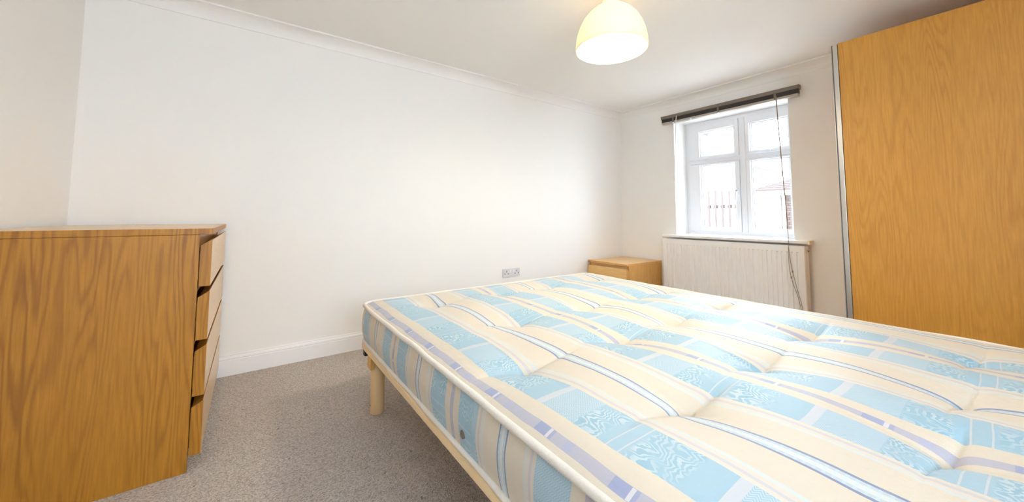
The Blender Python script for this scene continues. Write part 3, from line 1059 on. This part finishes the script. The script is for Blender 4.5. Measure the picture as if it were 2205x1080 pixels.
lo.location = (0, 0, RIM + 0.11)
link(lo, lm)

# ------------------------------------------------------------------ outdoors
struct(box('ground', (0.37, 40, -14, 16, -0.35, -0.25), M_PAVING), 'pale paved yard outside the window')
fe = tag(empty('garden_fence', (5.0, 0.55, -0.25)), 'close-boarded timber fence seen through the lower left panes', 'fence')
nb = 36
for k in range(nb):
    y = k * 0.078
    h = 1.905 + 0.006 * ((k * 7) % 5)
    x = 0.0 if k % 2 else 0.024
    box('board', (x, x + 0.02, y - 0.022 if k % 2 else y - 0.030, y + 0.022 if k % 2 else y + 0.030, 0, h), M_FENCE if k % 2 else M_FENCE2, fe)
for z in (0.4, 1.5):
    box('rail', (0.046, 0.09, -0.03, nb * 0.078, z, z + 0.08), M_FENCE, fe)

ho = tag(empty('neighbouring_house', (9.0, 3.3, -0.25)), 'white rendered house with a red tiled roof seen through the window', 'house')
box('wall', (0, 14, 0, 6, 0, 4.0), M_RENDER, ho)
prism('gable_wall', [(0, 4.0), (6, 4.0), (3, 5.4)], 'x', 0.0, 0.2, M_RENDER, ho)
bm = bmesh.new()
for k in range(9):
    y0, y1 = -0.42 + k * 0.40, -0.42 + (k + 1) * 0.40 + 0.03
    z0 = 4.10 + (y0 + 0.42) * 0.42
    z1 = 4.10 + (y1 + 0.42) * 0.42
    add_prism(bm, [(y0, z0), (y0, z0 + 0.07), (y1, z1 + 0.04), (y1, z1)], 'x', -0.45, 14.4)
rf = obj('roof', bm, M_TILE, ho)
box('fascia', (-0.45, 14.4, -0.42, -0.39, 3.98, 4.12), M_FENCE2, ho)
tube('gutter', [(-0.45, -0.47, 4.06), (14.4, -0.47, 4.06)], 0.06, M_PIPE, ho)
box('string_course', (2.8, 14, -0.06, 0, 3.36, 3.46), M_TILE, ho)

ob = tag(empty('outbuilding', (10.0, 1.95, -0.25)), 'low outbuilding with a hipped tile roof beyond the lower right pane', 'outbuilding')
box('wall', (0, 4, -0.60, 0, 0, 2.2), M_RENDER, ob)
bw = box('brick_wall', (-0.02, 4, -4.6, -0.60, 0, 2.0), plain('mortar', (0.08, 0.066, 0.06), 0.9), ob)
M_BRICK = [plain('red_brick', (0.058, 0.036, 0.030), 0.9), plain('pale_brick', (0.066, 0.046, 0.040), 0.9)]
brick_me = []
for m in M_BRICK:
    bm = bmesh.new()
    add_box(bm, -0.012, 0.012, -0.1, 0.1, -0.03, 0.03)
    me = bpy.data.meshes.new('brick')
    bm.to_mesh(me)
    bm.free()
    me.materials.append(m)
    brick_me.append(me)
for r in range(26):
    for c in range(8):
        y = -0.72 - c * 0.216 - (0.108 if r % 2 else 0)
        o = bpy.data.objects.new('brick', brick_me[(r * 5 + c * 3) % 2])
        o.location = (-0.026, y, 0.04 + r * 0.075)
        link(o, bw)
bm = bmesh.new()
for k in range(7):
    a, b = k * 0.16, (k + 1) * 0.16 + 0.02
    # courses of the slope that faces the window, clipped at the hip
    za, zb = 2.18 + a * 0.42, 2.18 + b * 0.42
    ya = 0.15 - a * 0.9
    yb = 0.15 - b * 0.9
    v = [(-0.25 + a, ya, za + 0.03), (-0.25 + a, -5, za + 0.03), (-0.25 + b, -5, zb), (-0.25 + b, yb, zb), (-0.25 + a, ya, za - 0.03), (-0.25 + a, -5, za - 0.03)]
    vs = [bm.verts.new(p) for p in v]
    bm.faces.new((vs[0], vs[1], vs[2], vs[3]))
    bm.faces.new((vs[0], vs[4], vs[5], vs[1]))
obj('roof', bm, M_TILE, ob)
bm = bmesh.new()
vs = [bm.verts.new(p) for p in ((-0.25, 0.15, 2.18), (4.3, 0.15, 2.18), (3.2, -0.86, 2.65), (0.87, -0.86, 2.65))]
bm.faces.new(vs)
obj('roof_side', bm, M_TILE, ob)
box('roof_ridge', (0.80, 3.2, -5, -0.80, 2.62, 2.70), M_TILE, ob)
box('fascia', (-0.24, -0.20, -5, 0.13, 2.06, 2.17), M_FENCE2, ob)
tube('drain_pipe', [(-0.08, -0.70, 0), (-0.08, -0.70, 2.05)], 0.045, M_PIPE, ob)

for k, (za, zb) in enumerate(((4.686, 5.16), (4.52, 5.01))):
    tube('overhead_cable', [(3.0, -0.25 - 0.1 * k, za + 0.21), (15.0, -0.45 - 0.1 * k, zb + 0.21)], 0.014, M_CABLE, ho)
